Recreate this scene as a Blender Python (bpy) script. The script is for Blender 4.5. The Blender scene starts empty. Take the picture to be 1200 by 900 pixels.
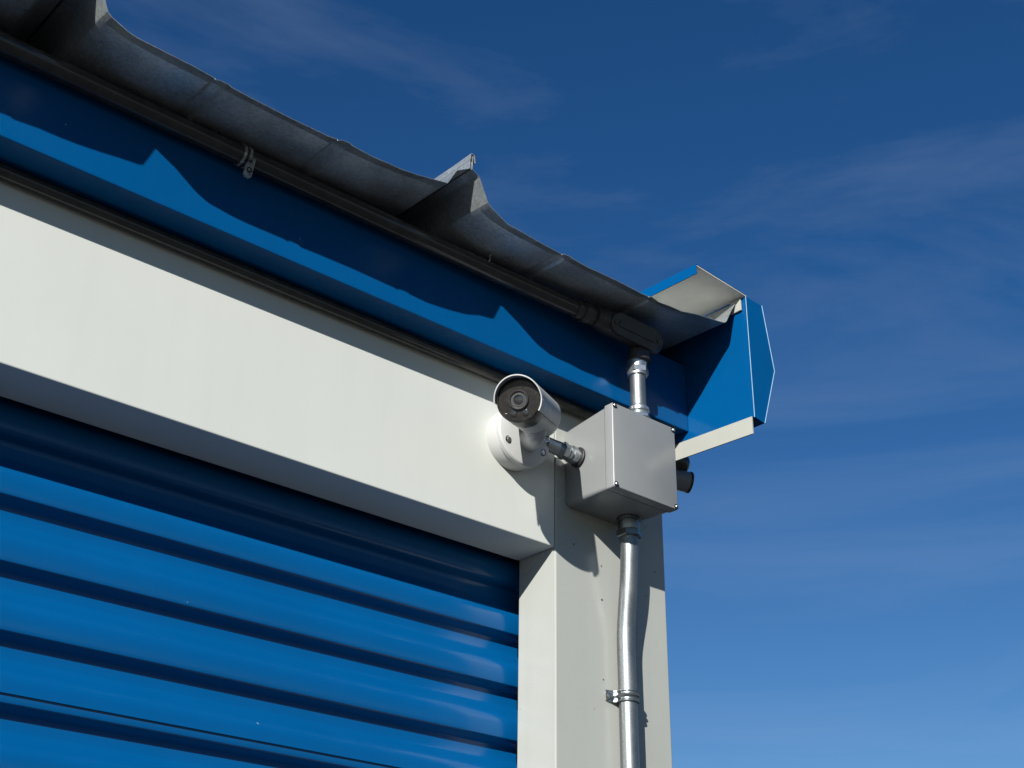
import bpy, bmesh, math, random
from mathutils import Vector, Matrix

# ------------------------------------------------------------------ camera, sky, sun, exposure
scn = bpy.context.scene
col = scn.collection
cam_d = bpy.data.cameras.new('camera'); cam = bpy.data.objects.new('camera', cam_d); col.objects.link(cam)
cam_d.sensor_width = 36.0; cam_d.lens = 36.0 * 1603.0 / 1200.0
cam_d.clip_start = 0.05; cam_d.clip_end = 6000
RX = (0.75482975, -0.65579168, 0.01301189)      # right
DN = (0.31343407, 0.34320098, -0.88542203)      # down
FW = (0.57618671, 0.67242126, 0.46460576)       # forward
M4 = Matrix(((RX[0], -DN[0], -FW[0], -1.27462521),
             (RX[1], -DN[1], -FW[1], -1.38530904),
             (RX[2], -DN[2], -FW[2], -0.71903248),
             (0, 0, 0, 1)))
cam.matrix_world = M4
scn.camera = cam

TO_SUN = Vector((-1.567, -1.0, 0.758)).normalized()
SUN_EL = math.asin(TO_SUN.z)
SUN_AZ = math.atan2(TO_SUN.x, TO_SUN.y)          # clockwise from +Y
world = bpy.data.worlds.new('World'); scn.world = world; world.use_nodes = True
wn, wl = world.node_tree.nodes, world.node_tree.links
for n in list(wn): wn.remove(n)
w_out = wn.new('ShaderNodeOutputWorld'); w_bg = wn.new('ShaderNodeBackground'); w_sky = wn.new('ShaderNodeTexSky')
w_sky.sky_type = 'NISHITA'; w_sky.sun_disc = False
w_sky.sun_elevation = SUN_EL; w_sky.sun_rotation = SUN_AZ
w_sky.altitude = 0; w_sky.air_density = 1.0; w_sky.dust_density = 0.0; w_sky.ozone_density = 3.0
w_hsv = wn.new('ShaderNodeHueSaturation'); w_hsv.inputs['Saturation'].default_value = 1.30; w_hsv.inputs['Hue'].default_value = 0.509; w_hsv.inputs['Value'].default_value = 0.92
# thin cirrus wisps, in sky directions
w_tc = wn.new('ShaderNodeTexCoord'); w_map = wn.new('ShaderNodeMapping')
w_map.inputs['Location'].default_value = (5.0, 5.0, 9.0); w_map.inputs['Rotation'].default_value = (0.2, 0.25, 0.6); w_map.inputs['Scale'].default_value = (1.2, 1.8, 7.0)
w_noise = wn.new('ShaderNodeTexNoise'); w_noise.inputs['Scale'].default_value = 1.3
w_noise.inputs['Detail'].default_value = 9; w_noise.inputs['Roughness'].default_value = 0.60; w_noise.inputs['Distortion'].default_value = 0.5
w_ramp = wn.new('ShaderNodeMapRange'); w_ramp.inputs['From Min'].default_value = 0.47; w_ramp.inputs['From Max'].default_value = 0.78
w_ramp.inputs['To Max'].default_value = 0.15
w_mix = wn.new('ShaderNodeMixRGB'); w_mix.inputs['Color2'].default_value = (4.9, 5.9, 7.8, 1)
wl.new(w_tc.outputs['Generated'], w_map.inputs['Vector']); wl.new(w_map.outputs['Vector'], w_noise.inputs['Vector'])
wl.new(w_noise.outputs['Fac'], w_ramp.inputs['Value']); wl.new(w_ramp.outputs['Result'], w_mix.inputs['Fac'])
wl.new(w_sky.outputs['Color'], w_hsv.inputs['Color']); wl.new(w_hsv.outputs['Color'], w_mix.inputs['Color1'])
wl.new(w_mix.outputs['Color'], w_bg.inputs['Color']); wl.new(w_bg.outputs['Background'], w_out.inputs['Surface'])
w_bg.inputs['Strength'].default_value = 0.05

sun_d = bpy.data.lights.new('sun', 'SUN'); sun = bpy.data.objects.new('sun', sun_d); col.objects.link(sun)
sun_d.energy = 5.0; sun_d.angle = math.radians(0.5); sun_d.color = (1.0, 0.972, 0.93)
sun.rotation_euler = (-TO_SUN).to_track_quat('-Z', 'Y').to_euler()
sun.location = TO_SUN * 20

scn.render.engine = 'CYCLES'
scn.view_settings.view_transform = 'Standard'; scn.view_settings.look = 'None'
scn.view_settings.exposure = 0.82; scn.view_settings.gamma = 1.0
scn.render.resolution_x = 1024; scn.render.resolution_y = 768

random.seed(4)
GROUND = -2.4

# ------------------------------------------------------------------ materials
def mat(name, base, rough=0.4, metal=0.0, spec=0.5, var=0.06, vscale=6.0, rvar=0.08, bump=0.0, bscale=60.0,
        specks=0.0, speck_scale=60.0, speck_col=(0.03, 0.028, 0.025), streak=0.0, coat=0.0, dust=0.0, dust_col=(0.45, 0.43, 0.38), dust_scale=220.0):
    m = bpy.data.materials.new(name); m.use_nodes = True
    nt = m.node_tree; N, L = nt.nodes, nt.links
    b = N['Principled BSDF']
    b.inputs['Metallic'].default_value = metal; b.inputs['Specular IOR Level'].default_value = spec
    b.inputs['Coat Weight'].default_value = coat; b.inputs['Coat Roughness'].default_value = 0.12
    tc = N.new('ShaderNodeTexCoord')
    n1 = N.new('ShaderNodeTexNoise'); n1.inputs['Scale'].default_value = vscale; n1.inputs['Detail'].default_value = 7; n1.inputs['Roughness'].default_value = 0.6
    L.new(tc.outputs['Object'], n1.inputs['Vector'])
    mr = N.new('ShaderNodeMapRange'); mr.inputs['To Min'].default_value = 1 - var; mr.inputs['To Max'].default_value = 1 + var
    mr.inputs['From Min'].default_value = 0.3; mr.inputs['From Max'].default_value = 0.7
    L.new(n1.outputs['Fac'], mr.inputs['Value'])
    mul = N.new('ShaderNodeMixRGB'); mul.blend_type = 'MULTIPLY'; mul.inputs['Fac'].default_value = 1
    mul.inputs['Color1'].default_value = (*base, 1)
    L.new(mr.outputs['Result'], mul.inputs['Color2'])
    out = mul.outputs['Color']
    if streak > 0:                                   # faint vertical run-off streaks
        mp = N.new('ShaderNodeMapping'); mp.inputs['Scale'].default_value = (30, 30, 1.2)
        ns = N.new('ShaderNodeTexNoise'); ns.inputs['Scale'].default_value = 1.0; ns.inputs['Detail'].default_value = 5
        L.new(tc.outputs['Object'], mp.inputs['Vector']); L.new(mp.outputs['Vector'], ns.inputs['Vector'])
        r2 = N.new('ShaderNodeMapRange'); r2.inputs['From Min'].default_value = 0.45; r2.inputs['From Max'].default_value = 0.8
        r2.inputs['To Max'].default_value = streak
        L.new(ns.outputs['Fac'], r2.inputs['Value'])
        mx = N.new('ShaderNodeMixRGB'); mx.inputs['Color2'].default_value = (base[0] * .6, base[1] * .6, base[2] * .58, 1)
        L.new(r2.outputs['Result'], mx.inputs['Fac']); L.new(out, mx.inputs['Color1']); out = mx.outputs['Color']
    if specks > 0:                                   # scattered tiny chips and fly specks
        vo = N.new('ShaderNodeTexVoronoi'); vo.inputs['Scale'].default_value = speck_scale; vo.voronoi_dimensions = '2D'
        sx = N.new('ShaderNodeSeparateXYZ'); L.new(tc.outputs['Object'], sx.inputs[0])
        uu = N.new('ShaderNodeMath'); uu.operation = 'ADD'; L.new(sx.outputs[0], uu.inputs[0]); L.new(sx.outputs[1], uu.inputs[1])
        cb_ = N.new('ShaderNodeCombineXYZ'); L.new(uu.outputs[0], cb_.inputs[0]); L.new(sx.outputs[2], cb_.inputs[1])
        nd_ = N.new('ShaderNodeTexNoise'); nd_.inputs['Scale'].default_value = speck_scale * 9; L.new(tc.outputs['Object'], nd_.inputs['Vector'])
        vm_ = N.new('ShaderNodeVectorMath'); vm_.operation = 'MULTIPLY_ADD'; vm_.inputs[1].default_value = (.10 / speck_scale,) * 3
        L.new(nd_.outputs['Color'], vm_.inputs[0]); L.new(cb_.outputs[0], vm_.inputs[2])
        L.new(vm_.outputs[0], vo.inputs['Vector'])
        sep = N.new('ShaderNodeSeparateColor'); L.new(vo.outputs['Color'], sep.inputs['Color'])
        th = N.new('ShaderNodeMath'); th.operation = 'GREATER_THAN'; th.inputs[1].default_value = 1 - specks
        L.new(sep.outputs[0], th.inputs[0])
        sz = N.new('ShaderNodeMath'); sz.operation = 'MULTIPLY'; sz.inputs[1].default_value = 0.10; L.new(sep.outputs[1], sz.inputs[0])
        lt = N.new('ShaderNodeMath'); lt.operation = 'LESS_THAN'; L.new(vo.outputs['Distance'], lt.inputs[0]); L.new(sz.outputs[0], lt.inputs[1])
        an = N.new('ShaderNodeMath'); an.operation = 'MULTIPLY'; L.new(th.outputs[0], an.inputs[0]); L.new(lt.outputs[0], an.inputs[1])
        mx = N.new('ShaderNodeMixRGB'); mx.inputs['Color2'].default_value = (*speck_col, 1)
        L.new(an.outputs[0], mx.inputs['Fac']); L.new(out, mx.inputs['Color1']); out = mx.outputs['Color']
    if dust > 0:
        nd = N.new('ShaderNodeTexNoise'); nd.inputs['Scale'].default_value = dust_scale; nd.inputs['Detail'].default_value = 6; nd.inputs['Roughness'].default_value = .75
        L.new(tc.outputs['Object'], nd.inputs['Vector'])
        r3 = N.new('ShaderNodeMapRange'); r3.inputs['From Min'].default_value = 0.45; r3.inputs['From Max'].default_value = 0.75; r3.inputs['To Max'].default_value = dust
        L.new(nd.outputs['Fac'], r3.inputs['Value'])
        mx = N.new('ShaderNodeMixRGB'); mx.inputs['Color2'].default_value = (*dust_col, 1)
        L.new(r3.outputs['Result'], mx.inputs['Fac']); L.new(out, mx.inputs['Color1']); out = mx.outputs['Color']
    L.new(out, b.inputs['Base Color'])
    rr = N.new('ShaderNodeMapRange'); rr.inputs['To Min'].default_value = max(.02, rough - rvar); rr.inputs['To Max'].default_value = rough + rvar
    rr.inputs['From Min'].default_value = 0.3; rr.inputs['From Max'].default_value = 0.7
    n2 = N.new('ShaderNodeTexNoise'); n2.inputs['Scale'].default_value = vscale * 3.1; n2.inputs['Detail'].default_value = 4
    L.new(tc.outputs['Object'], n2.inputs['Vector']); L.new(n2.outputs['Fac'], rr.inputs['Value']); L.new(rr.outputs['Result'], b.inputs['Roughness'])
    if bump > 0:
        nb = N.new('ShaderNodeTexNoise'); nb.inputs['Scale'].default_value = bscale; nb.inputs['Detail'].default_value = 3
        L.new(tc.outputs['Object'], nb.inputs['Vector'])
        bp = N.new('ShaderNodeBump'); bp.inputs['Strength'].default_value = bump; bp.inputs['Distance'].default_value = 0.002
        L.new(nb.outputs['Fac'], bp.inputs['Height']); L.new(bp.outputs['Normal'], b.inputs['Normal'])
    return m

def galv(name, dark=0.34, light=0.52, rough=0.42, scale=260.0, metal=0.85):
    """galvanised sheet with zinc spangle"""
    m = mat(name, (1, 1, 1), rough=rough, metal=metal, rvar=0.1)
    nt = m.node_tree; N, L = nt.nodes, nt.links; b = N['Principled BSDF']
    tc = N.new('ShaderNodeTexCoord')
    vo = N.new('ShaderNodeTexVoronoi'); vo.inputs['Scale'].default_value = scale; L.new(tc.outputs['Object'], vo.inputs['Vector'])
    sep = N.new('ShaderNodeSeparateColor'); L.new(vo.outputs['Color'], sep.inputs['Color'])
    no = N.new('ShaderNodeTexNoise'); no.inputs['Scale'].default_value = 9; no.inputs['Detail'].default_value = 6; L.new(tc.outputs['Object'], no.inputs['Vector'])
    ad = N.new('ShaderNodeMath'); ad.operation = 'ADD'; L.new(sep.outputs[0], ad.inputs[0]); L.new(no.outputs['Fac'], ad.inputs[1])
    mr = N.new('ShaderNodeMapRange'); mr.inputs['From Max'].default_value = 1.6; mr.inputs['To Min'].default_value = dark; mr.inputs['To Max'].default_value = light
    L.new(ad.outputs[0], mr.inputs['Value'])
    cb = N.new('ShaderNodeMixRGB'); cb.blend_type = 'MULTIPLY'; cb.inputs['Fac'].default_value = 1; cb.inputs['Color2'].default_value = (0.90, 0.98, 1.0, 1)
    L.new(mr.outputs['Result'], cb.inputs['Color1']); L.new(cb.outputs['Color'], b.inputs['Base Color'])
    return m

M = {}
M['white'] = mat('white_painted_steel', (0.462, 0.476, 0.440), rough=0.38, var=0.03, vscale=3.0, specks=0.0015, speck_scale=60, streak=0.06)
M['post'] = mat('pale_grey_painted_steel', (0.308, 0.317, 0.288), rough=0.3, var=0.03, vscale=5.0, specks=0.055, speck_scale=52, streak=0.10, bump=0.05, bscale=14)
M['strip'] = mat('pale_trim', (0.305, 0.310, 0.278), rough=0.4, var=0.04)
M['blue'] = mat('blue_painted_steel', (0.0004, 0.0560, 0.170), rough=0.28, spec=0.13, var=0.06, vscale=7.0, specks=0.006, speck_scale=70, speck_col=(0.25, 0.3, 0.36), bump=0.03, bscale=10)
M['door'] = mat('blue_door_paint', (0.0004, 0.0640, 0.192), rough=0.22, spec=0.28, var=0.05, vscale=4.0, specks=0.002, speck_scale=75, speck_col=(0.16, 0.24, 0.33), bump=0.03, bscale=12, streak=0.06)
M['backing'] = mat('trim_back_coat', (0.60, 0.575, 0.50), rough=0.5, var=0.08, vscale=25, specks=0.05, speck_scale=120, speck_col=(0.2, 0.18, 0.15))
M['galv'] = galv('galvanised_roof_sheet', 0.30, 0.54, 0.36, 330, 0.74)
M['emt'] = galv('galvanised_conduit', 0.17, 0.26, 0.46, 600, 0.92)
M['zinc'] = galv('zinc_plated_fitting', 0.36, 0.48, 0.34, 500, 0.9)
M['zinc_shaded'] = galv('shaded_zinc_fitting', 0.14, 0.24, 0.38, 500, 1.0)  # zinc tone darkened so the colour carries the shade under the box
M['hem'] = mat('bare_sheet_edge', (0.1872, 0.3024, 0.4032), rough=0.3, var=0.1, vscale=60)
M['black'] = mat('black_plastic_conduit', (0.028, 0.028, 0.027), rough=0.20, rvar=0.05, var=0.25, vscale=30, dust=0.12, dust_col=(0.10, 0.097, 0.09), dust_scale=60)
M['lb'] = mat('dark_grey_conduit_tee', (0.0216, 0.0216, 0.0216), rough=0.45, var=0.15, vscale=40, dust=0.15, dust_scale=150, dust_col=(0.14, .135, .12))
M['box'] = mat('grey_box_plastic', (0.184, 0.192, 0.190), rough=0.36, var=0.04, vscale=9, specks=0.02, speck_scale=80, streak=0.08)
M['camw'] = mat('white_camera_plastic', (0.375, 0.380, 0.370), rough=0.45, var=0.03, vscale=20, specks=0.02, speck_scale=160, dust=0.06)
M['camblk'] = mat('black_camera_plastic', (0.0086, 0.0086, 0.0086), rough=0.3, var=0.1, dust=0.12, dust_scale=300)
M['glass'] = mat('dusty_front_window', (0.010, 0.0095, 0.009), rough=0.22, spec=0.3, var=0.3, vscale=40, dust=0.3, dust_col=(0.040, 0.031, 0.026), dust_scale=260, specks=0.14, speck_scale=300, speck_col=(0.62, 0.57, 0.5))
M['lens'] = mat('lens_glass', (0.0072, 0.0079, 0.0094), rough=0.06, var=0.1, spec=0.8, coat=0.6)
M['lensring'] = mat('lens_ring', (0.0216, 0.0216, 0.0216), rough=0.35, var=0.1, dust=0.10, dust_scale=500, dust_col=(.12, .11, .10))
M['rubber'] = mat('black_rubber', (0.0086, 0.0086, 0.0086), rough=0.6, var=0.1)
M['steel'] = mat('screw_steel', (0.45, 0.45, 0.44), rough=0.3, metal=1.0, var=0.1, vscale=200)
M['clear'] = mat('aged_clear_clip', (0.26, 0.275, 0.275), rough=0.15, var=0.5, vscale=150, metal=0.3)
M['cam2'] = mat('grey_fixture', (0.1872, 0.1944, 0.1944), rough=0.35, var=0.1)
M['ground'] = mat('asphalt_yard', (0.0396, 0.0396, 0.0403), rough=0.88, var=0.18, vscale=0.8, rvar=0.05, bump=0.3, bscale=25)

# ------------------------------------------------------------------ mesh helpers
def obj(name, bm, m, parent=None, label=None, smooth=30.0, hard=None):
    me = bpy.data.meshes.new(name); bmesh.ops.recalc_face_normals(bm, faces=bm.faces); bm.to_mesh(me); bm.free()
    if smooth:
        for p in me.polygons: p.use_smooth = True
        me.set_sharp_from_angle(angle=math.radians(smooth))
    if hard:                                          # keep a fold line crisp
        at = me.attributes.get('sharp_edge') or me.attributes.new('sharp_edge', 'BOOLEAN', 'EDGE')
        for e in me.edges:
            a, b = me.vertices[e.vertices[0]].co, me.vertices[e.vertices[1]].co
            if hard(a, b): at.data[e.index].value = True
    me.materials.append(m)
    o = bpy.data.objects.new(name, me); col.objects.link(o)
    if parent is not None:
        o.parent = parent
        root = parent
        while root.parent is not None: root = root.parent
        if parent is root and root.type == 'EMPTY': o.matrix_parent_inverse = Matrix.Translation(-Vector(root['base']))
    if label: o['label'] = label
    return o

def thing(name, label, cat, loc, group=None):
    o = bpy.data.objects.new(name, None); col.objects.link(o); o.location = loc; o['base'] = tuple(loc)
    o.empty_display_size = 0.05
    o['label'] = label; o['category'] = cat
    if group: o['group'] = group
    return o

def box(mn, mx, bev=0.0, seg=2, bm=None):
    own = bm is None
    if own: bm = bmesh.new()
    r = bmesh.ops.create_cube(bm, size=1.0)
    for v in r['verts']:
        v.co = Vector([mn[i] + (v.co[i] + .5) * (mx[i] - mn[i]) for i in range(3)])
    if bev > 0:
        es = set(e for v in r['verts'] for e in v.link_edges)
        bmesh.ops.bevel(bm, geom=list(es), offset=bev, segments=seg, affect='EDGES', profile=0.5)
    return bm

def prism(profile, axis, a, b, bm=None):
    """closed polygon profile (2D tuples) extruded along axis from a to b; axis 'y' -> (x,z), 'x' -> (y,z)"""
    bm = bm or bmesh.new()
    def P(u, v, t): return Vector((u, t, v)) if axis == 'y' else Vector((t, u, v))
    A = [bm.verts.new(P(u, v, a)) for u, v in profile]; B = [bm.verts.new(P(u, v, b)) for u, v in profile]
    n = len(profile)
    bm.faces.new(A); bm.faces.new(B[::-1])
    for i in range(n): bm.faces.new((A[i], A[(i + 1) % n], B[(i + 1) % n], B[i]))
    return bm

def frame(d):
    d = Vector(d).normalized(); up = Vector((0, 0, 1)) if abs(d.z) < .95 else Vector((1, 0, 0))
    u = d.cross(up).normalized(); v = u.cross(d).normalized(); return d, u, v

def lathe(o, d, prof, n=40, bm=None, a0=0.0, a1=2 * math.pi, up=None):
    """surface of revolution: prof = [(t, r)] along direction d from o"""
    bm = bm or bmesh.new(); o = Vector(o)
    d, u, v = frame(d)
    full = abs(a1 - a0 - 2 * math.pi) < 1e-6
    cnt = n if full else n + 1
    rings = []
    for t, r in prof:
        if r < 1e-7: rings.append([bm.verts.new(o + d * t)]); continue
        rings.append([bm.verts.new(o + d * t + (u * math.cos(a0 + (a1 - a0) * k / n) + v * math.sin(a0 + (a1 - a0) * k / n)) * r) for k in range(cnt)])
    for A, B in zip(rings, rings[1:]):
        m_ = n if full else n
        for k in range(m_):
            k2 = (k + 1) % cnt
            if len(A) == 1 and len(B) == 1: continue
            if len(A) == 1: bm.faces.new((A[0], B[k], B[k2]))
            elif len(B) == 1: bm.faces.new((A[k], B[0], A[k2]))
            else: bm.faces.new((A[k], B[k], B[k2], A[k2]))
    return bm

def tube(pts, r, n=20, bm=None, caps=True):
    bm = bm or bmesh.new(); pts = [Vector(p) for p in pts]
    rings = []; u = None
    for i, p in enumerate(pts):
        d = (pts[min(i + 1, len(pts) - 1)] - pts[max(i - 1, 0)]).normalized()
        if u is None: _, u, v = frame(d)
        u = (u - d * u.dot(d)).normalized(); v = d.cross(u)
        rr = r[i] if isinstance(r, (list, tuple)) else r
        rings.append([bm.verts.new(p + (u * math.cos(2 * math.pi * k / n) + v * math.sin(2 * math.pi * k / n)) * rr) for k in range(n)])
    for A, B in zip(rings, rings[1:]):
        for k in range(n): bm.faces.new((A[k], B[k], B[(k + 1) % n], A[(k + 1) % n]))
    if caps: bm.faces.new(rings[0]); bm.faces.new(rings[-1])
    return bm

def sheet(rows, thick):
    """thick shell over a grid of points; the second skin is offset along the grid normal"""
    bm = bmesh.new(); nr, nc = len(rows), len(rows[0])
    def nrm(i, j):
        a = rows[min(i + 1, nr - 1)][j] - rows[max(i - 1, 0)][j]; b = rows[i][min(j + 1, nc - 1)] - rows[i][max(j - 1, 0)]
        return a.cross(b).normalized()
    A = [[bm.verts.new(p) for p in r] for r in rows]
    B = [[bm.verts.new(rows[i][j] + nrm(i, j) * thick) for j in range(nc)] for i in range(nr)]
    for i in range(nr - 1):
        for j in range(nc - 1):
            bm.faces.new((A[i][j], A[i][j + 1], A[i + 1][j + 1], A[i + 1][j])); bm.faces.new((B[i][j], B[i + 1][j], B[i + 1][j + 1], B[i][j + 1]))
    for i in range(nr - 1):
        for j in (0, nc - 1): bm.faces.new((A[i][j], A[i + 1][j], B[i + 1][j], B[i][j]))
    for j in range(nc - 1):
        for i in (0, nr - 1): bm.faces.new((A[i][j], A[i][j + 1], B[i][j + 1], B[i][j]))
    return bm

def hexnut(o, d, r, h, bm=None):
    return lathe(o, d, [(0, 0), (0, r * .9), (h * .12, r), (h * .88, r), (h, r * .9), (h, 0)], n=6, bm=bm)

def spline(P, per=10):
    P = [Vector(p) for p in P]; out = []
    for i in range(len(P) - 1):
        p0 = P[max(i - 1, 0)]; p1 = P[i]; p2 = P[i + 1]; p3 = P[min(i + 2, len(P) - 1)]
        for k in range(per):
            t = k / per
            out.append(.5 * ((2 * p1) + (p2 - p0) * t + (2 * p0 - 5 * p1 + 4 * p2 - p3) * t * t + (3 * p1 - p0 - 3 * p2 + p3) * t ** 3))
    out.append(P[-1]); return out

# ------------------------------------------------------------------ ground
bm = bmesh.new()
S = 900
vs = [bm.verts.new((x, y, GROUND)) for x, y in ((-S, -S), (S, -S), (S, S), (-S, S))]; bm.faces.new(vs)
g = obj('ground', bm, M['ground'], smooth=0); g['kind'] = 'structure'

# ------------------------------------------------------------------ the storage unit
XL = -2.9                                           # left end of the bay
unit = thing('storage_unit', 'pale grey storage unit corner with blue roller door and blue eave trim', 'building', (0, 0, GROUND))
obj('lintel', box((XL, 0, 0), (-0.0007, 0.081, 0.30), 0.0016), M['white'], unit, 'smooth white metal lintel above the roller door', smooth=0)
obj('corner_post', box((0.0007, 0, GROUND), (0.2335, 0.081, 0.30), 0.0020), M['post'], unit, 'pale grey metal corner post carrying the conduit', smooth=0)
obj('side_post', box((XL - .235, 0, GROUND), (XL - .001, 0.081, 0.30), 0.0020), M['post'], unit, smooth=0)
# ribbed gable wall sheet behind the corner post
prof = []
y = 0.083
while y < 5.9:
    prof += [(y, 0.2330), (y + .14, 0.2330), (y + .155, 0.2230), (y + .185, 0.2230)]; y += .2
bm = bmesh.new()
A = [bm.verts.new((x_, y_, GROUND)) for y_, x_ in prof]; B = [bm.verts.new((x_, y_, 0.33)) for y_, x_ in prof]
for i in range(len(prof) - 1): bm.faces.new((A[i], A[i + 1], B[i + 1], B[i]))
obj('gable_wall', bm, M['post'], unit, smooth=0)
obj('rear_wall', box((XL - .235, 5.9, GROUND), (.23, 5.95, .33)), M['post'], unit)
obj('far_side_wall', box((XL - .235, .0815, GROUND), (XL - .19, 5.9, .33)), M['post'], unit)

# eave fascia: boxed blue trim, with a hem at its lower edge
fas = obj('eave_fascia', box((XL - .235, -0.062, 0.2425), (0.2352, -0.0012, 0.3625), 0.0012), M['blue'], unit, 'blue boxed eave fascia under the roof sheets', smooth=0)
obj('hem', tube([(XL - .235, -0.0612, 0.2423), (0.2350, -0.0612, 0.2423)], 0.0012, 8), M['blue'], fas)

# --------------- roller door: two lapped corrugated curtain sheets
PIT = 0.0777; Z0 = -0.1035; YD = 0.098; DEP = 0.0135
unitp = [(0.0, 0.0), (0.0030, 0.0007), (0.0054, 0.0026), (0.0072, 0.0058), (0.0086, 0.0095), (0.0108, 0.0122), (0.0145, 0.0134), (0.0180, 0.0135),
         (0.0290, 0.0135), (0.0330, 0.0127), (0.0370, 0.0106), (0.0430, 0.0066), (0.0485, 0.0032), (0.0530, 0.0012), (0.0575, 0.0003), (0.0620, 0.0)]
def door_y(z):
    t = (Z0 - z) % PIT
    for (a, ya), (b, yb) in zip(unitp, unitp[1:] + [(PIT, 0.0)]):
        if a <= t <= b: return YD + 1.4 * (ya + (yb - ya) * (t - a) / max(b - a, 1e-9))
    return YD
def curtain(ztop, zbot, off):
    zs = {ztop, zbot}
    k = math.floor((Z0 - ztop) / PIT) - 1
    while Z0 - k * PIT > zbot - PIT:
        for a, _ in unitp:
            z = Z0 - k * PIT - a
            if zbot < z < ztop: zs.add(z)
        k += 1
    zs = sorted(zs, reverse=True)
    xs = [XL + .0, -2.2, -1.5, -1.0, -.6, -.3, -.1, .03]
    return sheet([[Vector((x, door_y(z) + off, z)) for x in xs] for z in zs], 0.0012)
door = obj('roller_door', box((XL, YD + .05, GROUND), (.03, YD + .06, .30)), M['rubber'], unit, 'blue corrugated steel roller door')
seams = [0.30, -0.3310, -0.3310 - PIT * 7, -0.3310 - PIT * 14, -0.3310 - PIT * 21, GROUND + .02]
for i in range(len(seams) - 1):
    obj('curtain_sheet', curtain(seams[i] + (.03 if i else 0), seams[i + 1], 0.0030 if i % 2 else 0.0), M['door'], door, smooth=28)
obj('door_guide', box((0.022, 0.083, GROUND), (0.05, 0.0955, .02), .001), M['blue'], door, smooth=0)

# --------------- roof: galvanised sheets with raised hollow ribs lapped at each rib
roof = obj('roof', box((XL - .2, 0.03, 0.3305), (0.21, 5.9, 0.3550)), M['rubber'], unit)
Y_E = -0.180; SLOPE = 0.040; THK = 0.0005
LEFT = [(.0012, .4440), (.0012, .4330), (.0012, .4215), (.008, .4195), (.0125, .4172), (.0150, .4145), (.0285, .3830), (.0305, .3795), (.036, .3755), (.045, .3718), (.057, .3686), (.07, .3665), (.088, .3648), (.108, .3638), (.14, .3635), (.171, .3635), (.172, .3636), (.178, .3666), (.190, .3666), (.194, .3635), (.22, .3633)]
FULL = LEFT + [(.28, .3633), (.335, .3635), (.347, .3635), (.348, .3636), (.354, .3666), (.366, .3666), (.370, .3640), (.40, .3648), (.425, .3662), (.45, .3685), (.475, .3720), (.50, .3752), (.520, .3775), (.5265, .3792), (.5290, .3830), (.5410, .4050), (.5432, .4080), (.5460, .4095), (.5625, .4200), (.5638, .4225), (.5638, .4340), (.5638, .4445)]
LASTP = LEFT + [(.28, .3633), (.335, .3637), (.347, .3640), (.348, .3641), (.354, .3672), (.366, .3672), (.370, .3650), (.40, .3668), (.424, .3690), (.46, .3725), (.50, .3772), (.517, .3790), (.523, .3802), (.5265, .3830), (.541, .4100), (.5525, .4285)]
def roof_sheet(x0, prof, lift):
    ys = [(Y_E, -1.0), (Y_E + .0190, 0.0), (Y_E + .027, 0), (-.12, 0), (-.06, 0), (.3, 0), (1.5, 0), (5.95, 0)]
    rows = []
    for yy, lip in ys:
        row = []
        for i, (dx, z) in enumerate(prof):
            flat = max(0.0, 1 - max(0, (z - .3645)) / .02)        # lip is bent down on the flat pans only
            flute = 1.0
            for c in (0.186, 0.362):
                if -.0145 < dx - c < .006: flute = 1.25
            jag = 0.0007 * math.sin(dx * 90 + x0 * 7) + 0.0006 * math.sin(dx * 213 + x0 * 31) + 0.0010 * math.sin(dx * 31 + x0 * 3)
            zz = z + lift + SLOPE * (yy - Y_E) + (lip * 0.0066 * flat * flute + jag * (1 if lip else 0))
            yo = (0.0014 * math.sin(dx * 23 + x0 * 5) + .0008 * math.sin(dx * 120 + x0)) if lip else 0
            row.append(Vector((x0 + dx, yy + yo, zz)))
        rows.append(row)
    return sheet(rows, -THK)
XR = -0.322; RW = 0.565
k = 0
while XR - k * RW > XL - .3:
    obj('roof_sheet', roof_sheet(XR - k * RW, LASTP if k == 0 else FULL, 0.0), M['galv'], roof, smooth=17, hard=lambda a, b: abs(a.y - (Y_E + .0190)) < .0012 and abs(b.y - (Y_E + .0190)) < .0012)
    k += 1
# folded standing seams along the rib crests
for k in range(5):
    x0 = XR - k * RW
    prof = [(x0 - .0024, .4360), (x0 - .0024, .4452), (x0 - .001, .4464), (x0 + .0035, .4460), (x0 + .0052, .4440), (x0 + .0066, .4330), (x0 + .0058, .4330), (x0 + .0042, .4432), (x0 + .003, .4450), (x0 - .0008, .4452), (x0 - .0016, .4445), (x0 - .0016, .4360)]
    obj('seam_cap', prism(prof, 'y', Y_E - .0015, 5.9), M['galv'], roof, smooth=0)
    obj('foam_closure', prism([(x0 - .033, .3662), (x0 - .0205, .4120), (x0 + .0125, .4110), (x0 + .0275, .3662)], 'y', .02, .06), M['rubber'], roof, smooth=0)

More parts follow.
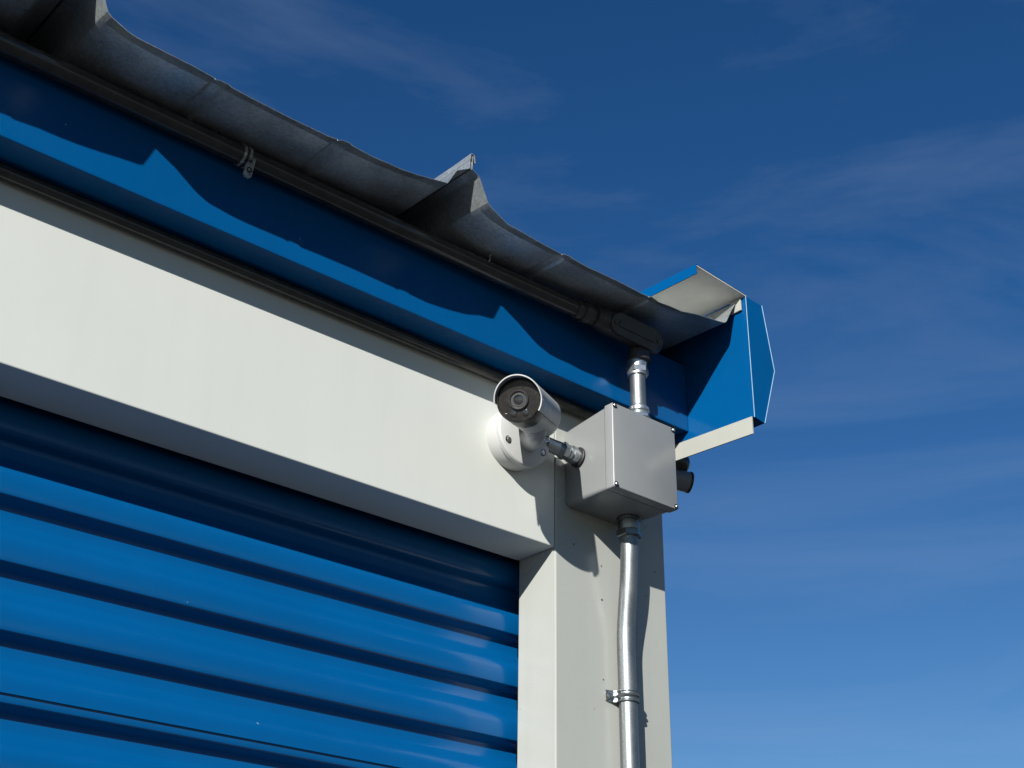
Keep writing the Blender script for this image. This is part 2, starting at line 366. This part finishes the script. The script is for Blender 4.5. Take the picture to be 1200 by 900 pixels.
# --------------- rake trim: folded blue trim running up the gable edge
rake = thing  # placeholder name, replaced below
bm = prism([(0.2365, 0.2200), (0.2600, 0.2160), (0.2954, 0.3201), (0.2766, 0.4347), (0.2371, 0.4360)], 'y', -0.1970, 5.95)
for v in bm.verts:
    if v.co.y < 0: pass
    if v.co.z < .25: v.co.z += 0.045 * min(v.co.y + .197, 1.2) * (1 if v.co.y > 0 else 0)
rake = obj('rake_trim', bm, M['blue'], unit, 'blue folded rake trim closing the roof corner', smooth=0)
for a, b in (((0.2362, -.1972, .2190), (0.2368, -.1972, .4362)), ((0.2954, -.1974, .3201), (0.2766, -.1974, .4347)), ((0.2600, -.1974, .2160), (0.2954, -.1974, .3201)), ):
    obj('cut_edge', tube([a, b], 0.00065, 8), M['hem'], rake)
bm = bmesh.new()   # pale flashing strip hanging below the trim, slightly falling to the front
pts = [(-.1935, .1915), (-.1935, .2205), (-.02, .2285), (1.2, .26), (1.2, .23), (-.02, .2000)]
A = [bm.verts.new((0.2335, y_, z_)) for y_, z_ in pts]; B = [bm.verts.new((0.2358, y_, z_)) for y_, z_ in pts]
bm.faces.new(A); bm.faces.new(B[::-1])
for i in range(6): bm.faces.new((A[i], A[(i + 1) % 6], B[(i + 1) % 6], B[i]))
obj('flashing_strip', bm, M['strip'], rake, 'pale flashing strip under the blue rake trim', smooth=0)
# blue inner panel (faces the eave) closing the trim, its lower edge just above the strip
obj('end_panel', prism([(-.1955, .2200), (-.1955, .4355), (.02, .4385), (.02, .2290)], 'x', 0.2359, 0.2364), M['blue'], rake, smooth=0)
# top flange: blue outside, pale coat on its underside, with a down-turned lip
obj('top_flange', prism([(.2372, .4375), (.1190, .4455), (.1190, .4465), (.2372, .4385)], 'y', -.1985, 5.95), M['blue'], rake, smooth=0)
obj('flange_underside', prism([(.2372, .4362), (.1194, .4441), (.1194, .4452), (.2372, .4372)], 'y', -.1980, 5.94), M['backing'], rake, 'beige underside of the rake trim flange', smooth=0)
obj('flange_lip', prism([(.1180, .4290), (.1192, .4288), (.1192, .4463), (.1180, .4463)], 'y', -.1985, 5.95), M['blue'], rake, smooth=0)
for ch in rake.children:
    if ch.name.split('.')[0] in ('top_flange', 'flange_underside', 'flange_lip'):
        for v in ch.data.vertices: v.co.z += .030 * (v.co.y + .198)
obj('closure_strip', box((.2312, -.1900, .4120), (.2345, -.168, .4335), .0006), M['strip'], rake, smooth=0)

# ------------------------------------------------------------------ junction box
jb = thing('junction_box', 'square grey plastic junction box screwed to the corner post beside the camera', 'junction box', (0.085, -0.05, 0.067))
bx0, bx1, bz0, bz1 = 0.0165, 0.1515, 0.0675, 0.2035
bm = bmesh.new()
def rrect(x0, x1, z0, z1, r, y, n=5):
    out = []
    for cx, cz, a in ((x1 - r, z1 - r, 0), (x0 + r, z1 - r, 90), (x0 + r, z0 + r, 180), (x1 - r, z0 + r, 270)):
        for k in range(n + 1):
            t = math.radians(a + 90 * k / n); out.append((cx + r * math.cos(t), y, cz + r * math.sin(t)))
    return out
def loft(rings):
    bm = bmesh.new(); R_ = [[bm.verts.new(p) for p in r] for r in rings]
    bm.faces.new(R_[0]); bm.faces.new(R_[-1][::-1])
    for A, B in zip(R_, R_[1:]):
        n = len(A)
        for i in range(n): bm.faces.new((A[i], A[(i + 1) % n], B[(i + 1) % n], B[i]))
    return bm
obj('body', loft([rrect(bx0 + .004, bx1 - .004, bz0 + .002, bz1 - .008, .010, -.0006), rrect(bx0 + .0035, bx1 - .0035, bz0 + .0015, bz1 - .007, .009, -.012),
                  rrect(bx0 + .0012, bx1 - .0012, bz0 + .0006, bz1 - .0016, .005, -.0895)]), M['box'], jb, smooth=35)
obj('gasket', loft([rrect(bx0 + .0035, bx1 - .0035, bz0 + .0035, bz1 - .0035, .004, -.0890), rrect(bx0 + .0035, bx1 - .0035, bz0 + .0035, bz1 - .0035, .004, -.0925)]), M['rubber'], jb)
lid = obj('lid', loft([rrect(bx0, bx1, bz0, bz1, .0030, -.0918), rrect(bx0, bx1, bz0, bz1, .0030, -.1060), rrect(bx0 + .0006, bx1 - .0006, bz0 + .0006, bz1 - .0006, .0028, -.1074), rrect(bx0 + .0018, bx1 - .0018, bz0 + .0018, bz1 - .0018, .0024, -.1080)]), M['box'], jb, smooth=50)
for sx, sz in ((bx0 + .0045, bz1 - .0045), (bx1 - .0045, bz1 - .0045), (bx0 + .0045, bz0 + .0045), (bx1 - .0045, bz0 + .0045)):
    sc = obj('screw_recess', lathe((sx, -.1079, sz), (0, -1, 0), [(0, .0042), (.0008, .0042), (.0008, .0032), (.0003, .003)], 16), M['rubber'], lid)
    obj('screw', lathe((sx, -.1080, sz), (0, -1, 0), [(0, .0029), (.0018, .0029), (.0026, .0022), (.0026, .0008), (.0016, .0006), (.0016, 0)], 14), M['steel'], lid)

# cable gland between camera base and box
cg = thing('cable_gland', 'short ribbed metal cable gland joining camera base and grey box', 'cable gland', (0.0, -.031, .138))
o0 = Vector((0.0185, -.0320, .1385)); dg = Vector((-0.047, .002, .0035)).normalized()
obj('gasket_ring', lathe(o0, dg, [(0, 0), (0, .0155), (.0025, .0158), (.0035, .0145), (.0035, 0)], 28), M['rubber'], cg)
obj('gland_body', lathe(o0 + dg * .003, dg, [(0, .0118), (.006, .0124), (.0075, .0135), (.013, .0135), (.0142, .0112), (.0165, .0112), (.0172, .0122), (.0192, .0122), (.0200, .0110), (.024, .0110)], 24), M['zinc'], cg)
obj('gland_nut', hexnut(o0 + dg * .026, dg, .0138, .0085), M['zinc'], cg)
obj('gland_thread', lathe(o0 + dg * .034, dg, [(0, .0112), (.001, .0098), (.003, .0112), (.004, .0098), (.006, .0112), (.007, .0098), (.009, .0110), (.015, .0105), (.031, .0105)], 24), M['zinc'], cg)

# ------------------------------------------------------------------ security camera
sc = thing('security_camera', 'white bullet security camera with dusty black face mounted on the lintel', 'security camera', (-.09, 0, .14))
bc = Vector((-.0900, 0, .1410))
obj('mount_base', lathe(bc, (0, -1, 0), [(0, 0), (0, .0455), (.004, .0465), (.022, .0480), (.0235, .0475), (.0240, .0468)], 56), M['camw'], sc)
obj('base_gap', lathe(bc + Vector((0, -.0235, 0)), (0, -1, 0), [(0, .0460), (.0025, .0460)], 48), M['rubber'], sc)
pl = obj('mount_plate', lathe(bc + Vector((0, -.0250, 0)), (0, -1, 0), [(0, .0470), (.0008, .0492), (.0070, .0492), (.0090, .0478), (.0100, .0455), (.0120, .0300), (.0130, 0)], 56), M['camw'], sc)
for a in (210, 330, 90):
    t = math.radians(a); c = bc + Vector((.0375 * math.cos(t), -.0352, .0375 * math.sin(t)))
    obj('screw_well', lathe(c, (0, -1, 0), [(0, .0062), (.0010, .0062), (.0010, .0050), (.0004, .0046)], 20), M['camblk'], pl)
    obj('screw', lathe(c, (0, -1, 0), [(0, .0042), (.0016, .0042), (.0024, .0030), (.0024, 0)], 16), M['steel'], pl)
F = Vector((-.2003, -.1450, .1175)); Rr = Vector((-.0880, -.0640, .1575)); ax = (F - Rr).normalized(); Ln = (F - Rr).length
RB = .0318
obj('housing', lathe(Rr - ax * .010, ax, [(0, 0), (.0005, .020), (.003, .0265), (.008, .0295), (.016, .0302), (Ln - .0350, .0302), (Ln - .0345, .0290)], 56), M['camw'], sc)
fb = obj('front_bezel', lathe(F - ax * .0450, ax, [(0, .0290), (.0005, .0307), (.0425, .0307), (.0440, .0300), (.0446, .0288), (.0410, .0285)], 56), M['camblk'], sc)
fw = obj('front_window', lathe(F - ax * .0035, ax, [(0, .0287), (.0002, .015), (.0003, 0)], 56), M['glass'], sc)
lc = F + ax * -.0032 + Vector((0, 0, .0005))
obj('lens_ring', lathe(lc, ax, [(0, .0140), (.0030, .0136), (.0036, .0126), (.0030, .0116), (.0012, .0108), (.0012, .0090), (.0020, .0086), (.0020, .0070), (.0006, .0066)], 40), M['lensring'], fw)
obj('lens', lathe(lc, ax, [(.0004, .0068), (.0008, .0050), (.0010, 0)], 36), M['lens'], fw)
d_, u_, v_ = frame(ax)
for s in (-1, 1):
    obj('infrared_lamp', lathe(lc + u_ * (.0085 * s) - v_ * .0180 , ax, [(0, .0048), (.0010, .0044), (.0012, .0030), (.0016, 0)], 20), M['lens'], fw)
# sun hood: thin white shell round the upper two thirds, reaching forward of the window
bm = bmesh.new(); NS = 48
a0, a1 = math.radians(-2), math.radians(212)
hood_pts = []
for k in range(NS + 1):
    a = a0 + (a1 - a0) * k / NS
    e = (math.cos(a) * u_ + math.sin(a) * v_)
    top = max(0.0, math.sin(a))
    hood_pts.append((e, F + ax * (.0035 + .0085 * top), Rr - ax * (-.012 + .020 * top)))
out_f = [bm.verts.new(pf + e * .0334) for e, pf, pb in hood_pts]; out_b = [bm.verts.new(pb + e * .0330) for e, pf, pb in hood_pts]
in_f = [bm.verts.new(pf + e * .0318) for e, pf, pb in hood_pts]; in_b = [bm.verts.new(pb + e * .0314) for e, pf, pb in hood_pts]
for i in range(NS):
    bm.faces.new((out_f[i], out_f[i + 1], out_b[i + 1], out_b[i])); bm.faces.new((in_f[i], in_b[i], in_b[i + 1], in_f[i + 1]))
    bm.faces.new((out_f[i], in_f[i], in_f[i + 1], out_f[i + 1])); bm.faces.new((out_b[i], out_b[i + 1], in_b[i + 1], in_b[i]))
bm.faces.new((out_f[0], out_b[0], in_b[0], in_f[0])); bm.faces.new((out_f[-1], in_f[-1], in_b[-1], out_b[-1]))
obj('sun_hood', bm, M['camw'], sc)
# bracket: stubby arm, knuckle and pinch screw
kb = Rr + ax * .030 - Vector((0, 0, .028))
ar = obj('bracket_arm', tube(spline([bc + Vector((.004, -.034, -.010)), bc + Vector((.002, -.050, -.014)), kb + Vector((.004, .004, -.006)), kb + Vector((0, 0, .006))], 6), [.0185 - .0065 * min(1, i / 10) for i in range(19)], 24), M['camw'], sc)
obj('knuckle', lathe(kb + Vector((0, 0, .010)), (0.05, 0.1, -1), [(0, 0), (.0, .0165), (.006, .0170), (.012, .0155), (.018, .0110), (.020, 0)], 32), M['camw'], ar)
obj('pinch_screw', lathe(kb + Vector((.011, -.010, -.010)), (.6, -.7, -.2), [(0, .0045), (.0035, .0045), (.0045, .0035), (.0045, 0)], 16), M['steel'], ar)
for i, (dx_, w_) in enumerate(((.052, .0035), (.059, .0028), (.0605, .0020))):   # small printed marks low on the housing
    a = math.radians(-46 + i * 3); e = math.cos(a) * u_ + math.sin(a) * v_
    c = F - ax * dx_ + e * .0303
    bm = lathe(c, e, [(0, w_ * .6), (.0002, w_ * .6), (.0002, 0)], 5)
    obj('printed_mark', bm, M['camblk'], sc)

# ------------------------------------------------------------------ conduits
cx, cy = 0.0905, -0.0910
nip = thing('conduit_nipple', 'short bright galvanised pipe rising from the grey box to the dark fitting', 'conduit', (cx, cy, bz1))
obj('pipe', tube([(cx, cy, .205), (cx, cy, .306)], .0122, 32), M['emt'], nip)
obj('lock_nut', hexnut((cx, cy, .2040), (0, 0, 1), .0185, .006), M['zinc'], nip)
obj('connector', lathe((cx, cy, .2100), (0, 0, 1), [(0, .0150), (.004, .0158), (.005, .0150), (.007, .0165), (.012, .0165), (.0135, .0145), (.016, .0128)], 24), M['zinc'], nip)
obj('compression_nut', hexnut((cx, cy, .282), (0, 0, 1), .0180, .011), M['zinc'], nip)
obj('collar', lathe((cx, cy, .278), (0, 0, 1), [(0, .0124), (.001, .0155), (.004, .0155), (.0155, .0150), (.022, .0160), (.028, .0160), (.028, 0)], 28), M['zinc'], nip)

lbx = thing('conduit_tee', 'dark conduit tee body with oval screw cover under the roof edge', 'conduit fitting', (.06, -.10, .31))
Ya, Za = -.1000, .3430
bm = tube([(-.012, Ya, Za), (-.004, Ya, Za), (0.0, Ya, Za), (.012, Ya, Za), (.115, Ya, Za), (.124, Ya, Za), (.128, Ya, Za)], [.0165, .0165, .0180, .0195, .0195, .0170, .006], 28)
bo = obj('body', bm, M['lb'], lbx)
obj('hub', lathe((cx, cy - .004, Za), (0, 0, -1), [(0, .0165), (.030, .0165), (.031, .0180), (.040, .0180), (.040, .012)], 28), M['lb'], lbx)
# oval cover facing the yard, tipped slightly down
cd = Vector((0, -.94, -.34)).normalized(); cc = Vector((.0620, Ya, Za)) + cd * .0195; cu = Vector((1, 0, 0)); cv = cd.cross(cu).normalized()
def stadium(hl, r, off, n=12):
    out = []
    for s, a_ in ((1, -90), (-1, 90)):
        for k in range(n + 1):
            t = math.radians(a_ + 180 * k / n); out.append(cc + cd * off + cu * (s * (hl - r) + r * math.cos(t)) + cv * (r * math.sin(t)))
    return out
cov = obj('cover', loft([[tuple(p) for p in stadium(.0535, .0172, -.004)], [tuple(p) for p in stadium(.0535, .0172, .0022)], [tuple(p) for p in stadium(.0523, .0160, .0032)]]), M['lb'], lbx)
obj('raised_ridge', loft([[tuple(p) for p in stadium(.040, .0052, .003)], [tuple(p) for p in stadium(.0392, .0044, .0052)]]), M['lb'], cov)
for s in (-1, 1):
    obj('cover_screw', lathe(cc + cu * (.0465 * s) + cd * .003, cd, [(0, .0038), (.0014, .0036), (.0018, .0024), (.0018, 0)], 14), M['lb'], cov)

uc = thing('upper_conduit', 'black plastic conduit running along the fascia under the roof edge', 'conduit', (-.9, -.092, .346))
up = [(-3.0, -.0770, .3512), (-1.6, -.0770, .3500), (-.95, -.0770, .3505), (-.55, -.0775, .3520), (-.33, -.0790, .3520), (-.20, -.0840, .3500), (-.10, -.0910, .3465), (-.045, -.0955, .3442), (-.014, -.0975, .3432)]
obj('pipe', tube(up, [.0135] * 6 + [.0132, .0128, .0128], 28), M['black'], uc)
obj('connector', lathe((-.048, -.0965, .3438), (1, -.04, -.01), [(0, .0130), (.001, .0152), (.008, .0152), (.009, .0140), (.013, .0140), (.014, .0172), (.026, .0172), (.027, .0150), (.036, .0150)], 8), M['lb'], uc)
obj('wire_twist', tube(spline([(-.218, -.094, .3530), (-.2165, -.098, .3580), (-.219, -.100, .3620), (-.2155, -.102, .3650)], 6), .0007, 6), M['clear'], uc)

lc2 = thing('eave_cable', 'black cable tucked under the blue eave along the lintel top', 'cable', (-.5, -.009, .233))
lp = [(-3.0, -.0090, .2325), (-1.5, -.0090, .2322), (-.9, -.0090, .2325), (-.5, -.0088, .2330), (-.28, -.0088, .2335), (-.1, -.0086, .2340), (.02, -.0086, .2330), (.12, -.0086, .2320), (.232, -.0086, .232)]
obj('sheath', tube(lp, .0096, 24), M['black'], lc2)

cl = thing('conduit_clip', 'small clear plastic clip with hanging tab on the black conduit', 'clip', (-.615, -.092, .33))
for dx_ in (-.004, .004):
    obj('clip_band', lathe((-.614 + dx_, -.0774, .3517), (1, 0, 0), [(-.0018, .0136), (-.0018, .0150), (.0018, .0150), (.0018, .0136)], 24), M['clear'], cl)
tb = [(x_ + .007, z_ + .009) for x_, z_ in ((-.6180, .3350), (-.6105, .3350), (-.6115, .3180), (-.6125, .3080), (-.6160, .3050), (-.6215, .3055), (-.6240, .3100), (-.6225, .3230))]
bm = bmesh.new(); A = [bm.verts.new((x_, -.0915 + (.335 - z_) * .12, z_)) for x_, z_ in tb]; B = [bm.verts.new((x_, -.0890 + (.335 - z_) * .12, z_)) for x_, z_ in tb]
bm.faces.new(A); bm.faces.new(B[::-1])
for i in range(len(tb)): bm.faces.new((A[i], A[(i + 1) % len(tb)], B[(i + 1) % len(tb)], B[i]))
tab = obj('tab', bm, M['clear'], cl, smooth=0)
for z_, r_ in ((.3255, .0038), (.3380, .0022)):
    obj('tab_hole', lathe((-.6102, -.0915 + (.335 - z_) * .12 + .0004, z_), (0, -1, 0), [(0, r_), (.0016, r_), (.0016, r_ * .7), (.0002, r_ * .6), (.0002, 0)], 14), M['rubber'], tab)

dc = thing('down_conduit', 'galvanised conduit running down the corner post from the grey box', 'conduit', (.125, -.016, GROUND))
dp = [(.1215, -.0330, .0600), (.1215, -.0330, .0250), (.1215, -.0325, .0080), (.1232, -.0280, -.0300), (.1255, -.0200, -.0780), (.1268, -.0158, -.1100), (.1275, -.0150, -.1500), (.1285, -.0150, -.2500), (.1295, -.0150, -.5), (.131, -.0150, -1.2), (.132, -.0150, -2.0), (.132, -.0150, GROUND + .02)]
obj('pipe', tube(spline(dp, 8), .0136, 36), M['emt'], dc)
obj('connector', lathe((.1215, -.0330, .0670), (0, 0, -1), [(0, 0), (0, .0185), (.004, .0185), (.0045, .0165), (.018, .0162), (.019, .0158), (.020, .0172)], 28), M['zinc_shaded'], dc)
obj('compression_nut', hexnut((.1215, -.0330, .0480), (0, 0, -1), .0195, .011), M['zinc_shaded'], dc)

st = thing('conduit_strap', 'small galvanised strap with screw holding the conduit to the post', 'strap', (.128, -.015, -.2))
zc = -.2010; pc = Vector((.1280, -.0150, zc))
bm = bmesh.new(); ring = []
ang = [math.radians(a) for a in range(150, 391, 12)]
pathp = [(.0985, -.0005), (.1040, -.0012), (.1110, -.0045), (.1138, -.0085)] + [(pc.x + .0158 * math.cos(a), pc.y + .0158 * math.sin(a)) for a in ang if math.sin(a) < .5 or True]
for w_, off in ((-.0085, -.0010), (-.0082, .0008), (-.0068, .0010), (-.0052, 0.0), (-.0030, 0.0), (0.0, .0022), (.0030, 0.0), (.0052, 0.0), (.0068, .0010), (.0082, .0008), (.0085, -.0010)):
    row = []
    for (x_, y_) in pathp:
        n_ = (Vector((x_, y_)) - Vector((pc.x, pc.y))).normalized(); row.append(bm.verts.new((x_ + n_.x * off, y_ + n_.y * off, zc + w_)))
    ring.append(row)
for A, B in zip(ring, ring[1:]):
    for i in range(len(A) - 1): bm.faces.new((A[i], A[i + 1], B[i + 1], B[i]))
bmesh.ops.solidify(bm, geom=bm.faces[:], thickness=-0.0011)
obj('band', bm, M['zinc'], st)
obj('screw', lathe((.1035, -.0016, zc), (-.1, -1, 0), [(0, .0060), (.0010, .0060), (.0012, .0046), (.0045, .0046), (.0045, 0)], 6), M['steel'], st)

# ------------------------------------------------------------------ fixture on the gable wall, peeking out past the grey box
c2 = thing('gable_camera', 'dark cylindrical camera on the gable side, half hidden behind the grey box', 'security camera', (.234, .03, .18))
b2 = Vector((.2335, .0560, .2260))
obj('mount_base', lathe(b2, (1, 0, 0), [(0, 0), (0, .040), (.012, .042), (.022, .040), (.026, .030), (.028, 0)], 36), M['camblk'], c2)
obj('dome', lathe(b2 + Vector((.034, -.026, .006)), (1, -.35, .0), [(0, .022), (.030, .022), (.040, .020), (.047, .014), (.050, 0)], 32), M['camblk'], c2)
hs = b2 + Vector((.010, -.012, -.018))
hb = obj('housing', lathe(hs, (1, -.45, -.12), [(0, 0), (0, .014), (.003, .0175), (.078, .0175), (.080, .0165)], 36), M['cam2'], c2)
obj('rim', lathe(hs + Vector((1, -.45, -.12)).normalized() * .076, (1, -.45, -.12), [(0, .0176), (.0006, .0184), (.004, .0184), (.004, .016), (.002, .015), (.002, 0)], 36), M['camblk'], hb)
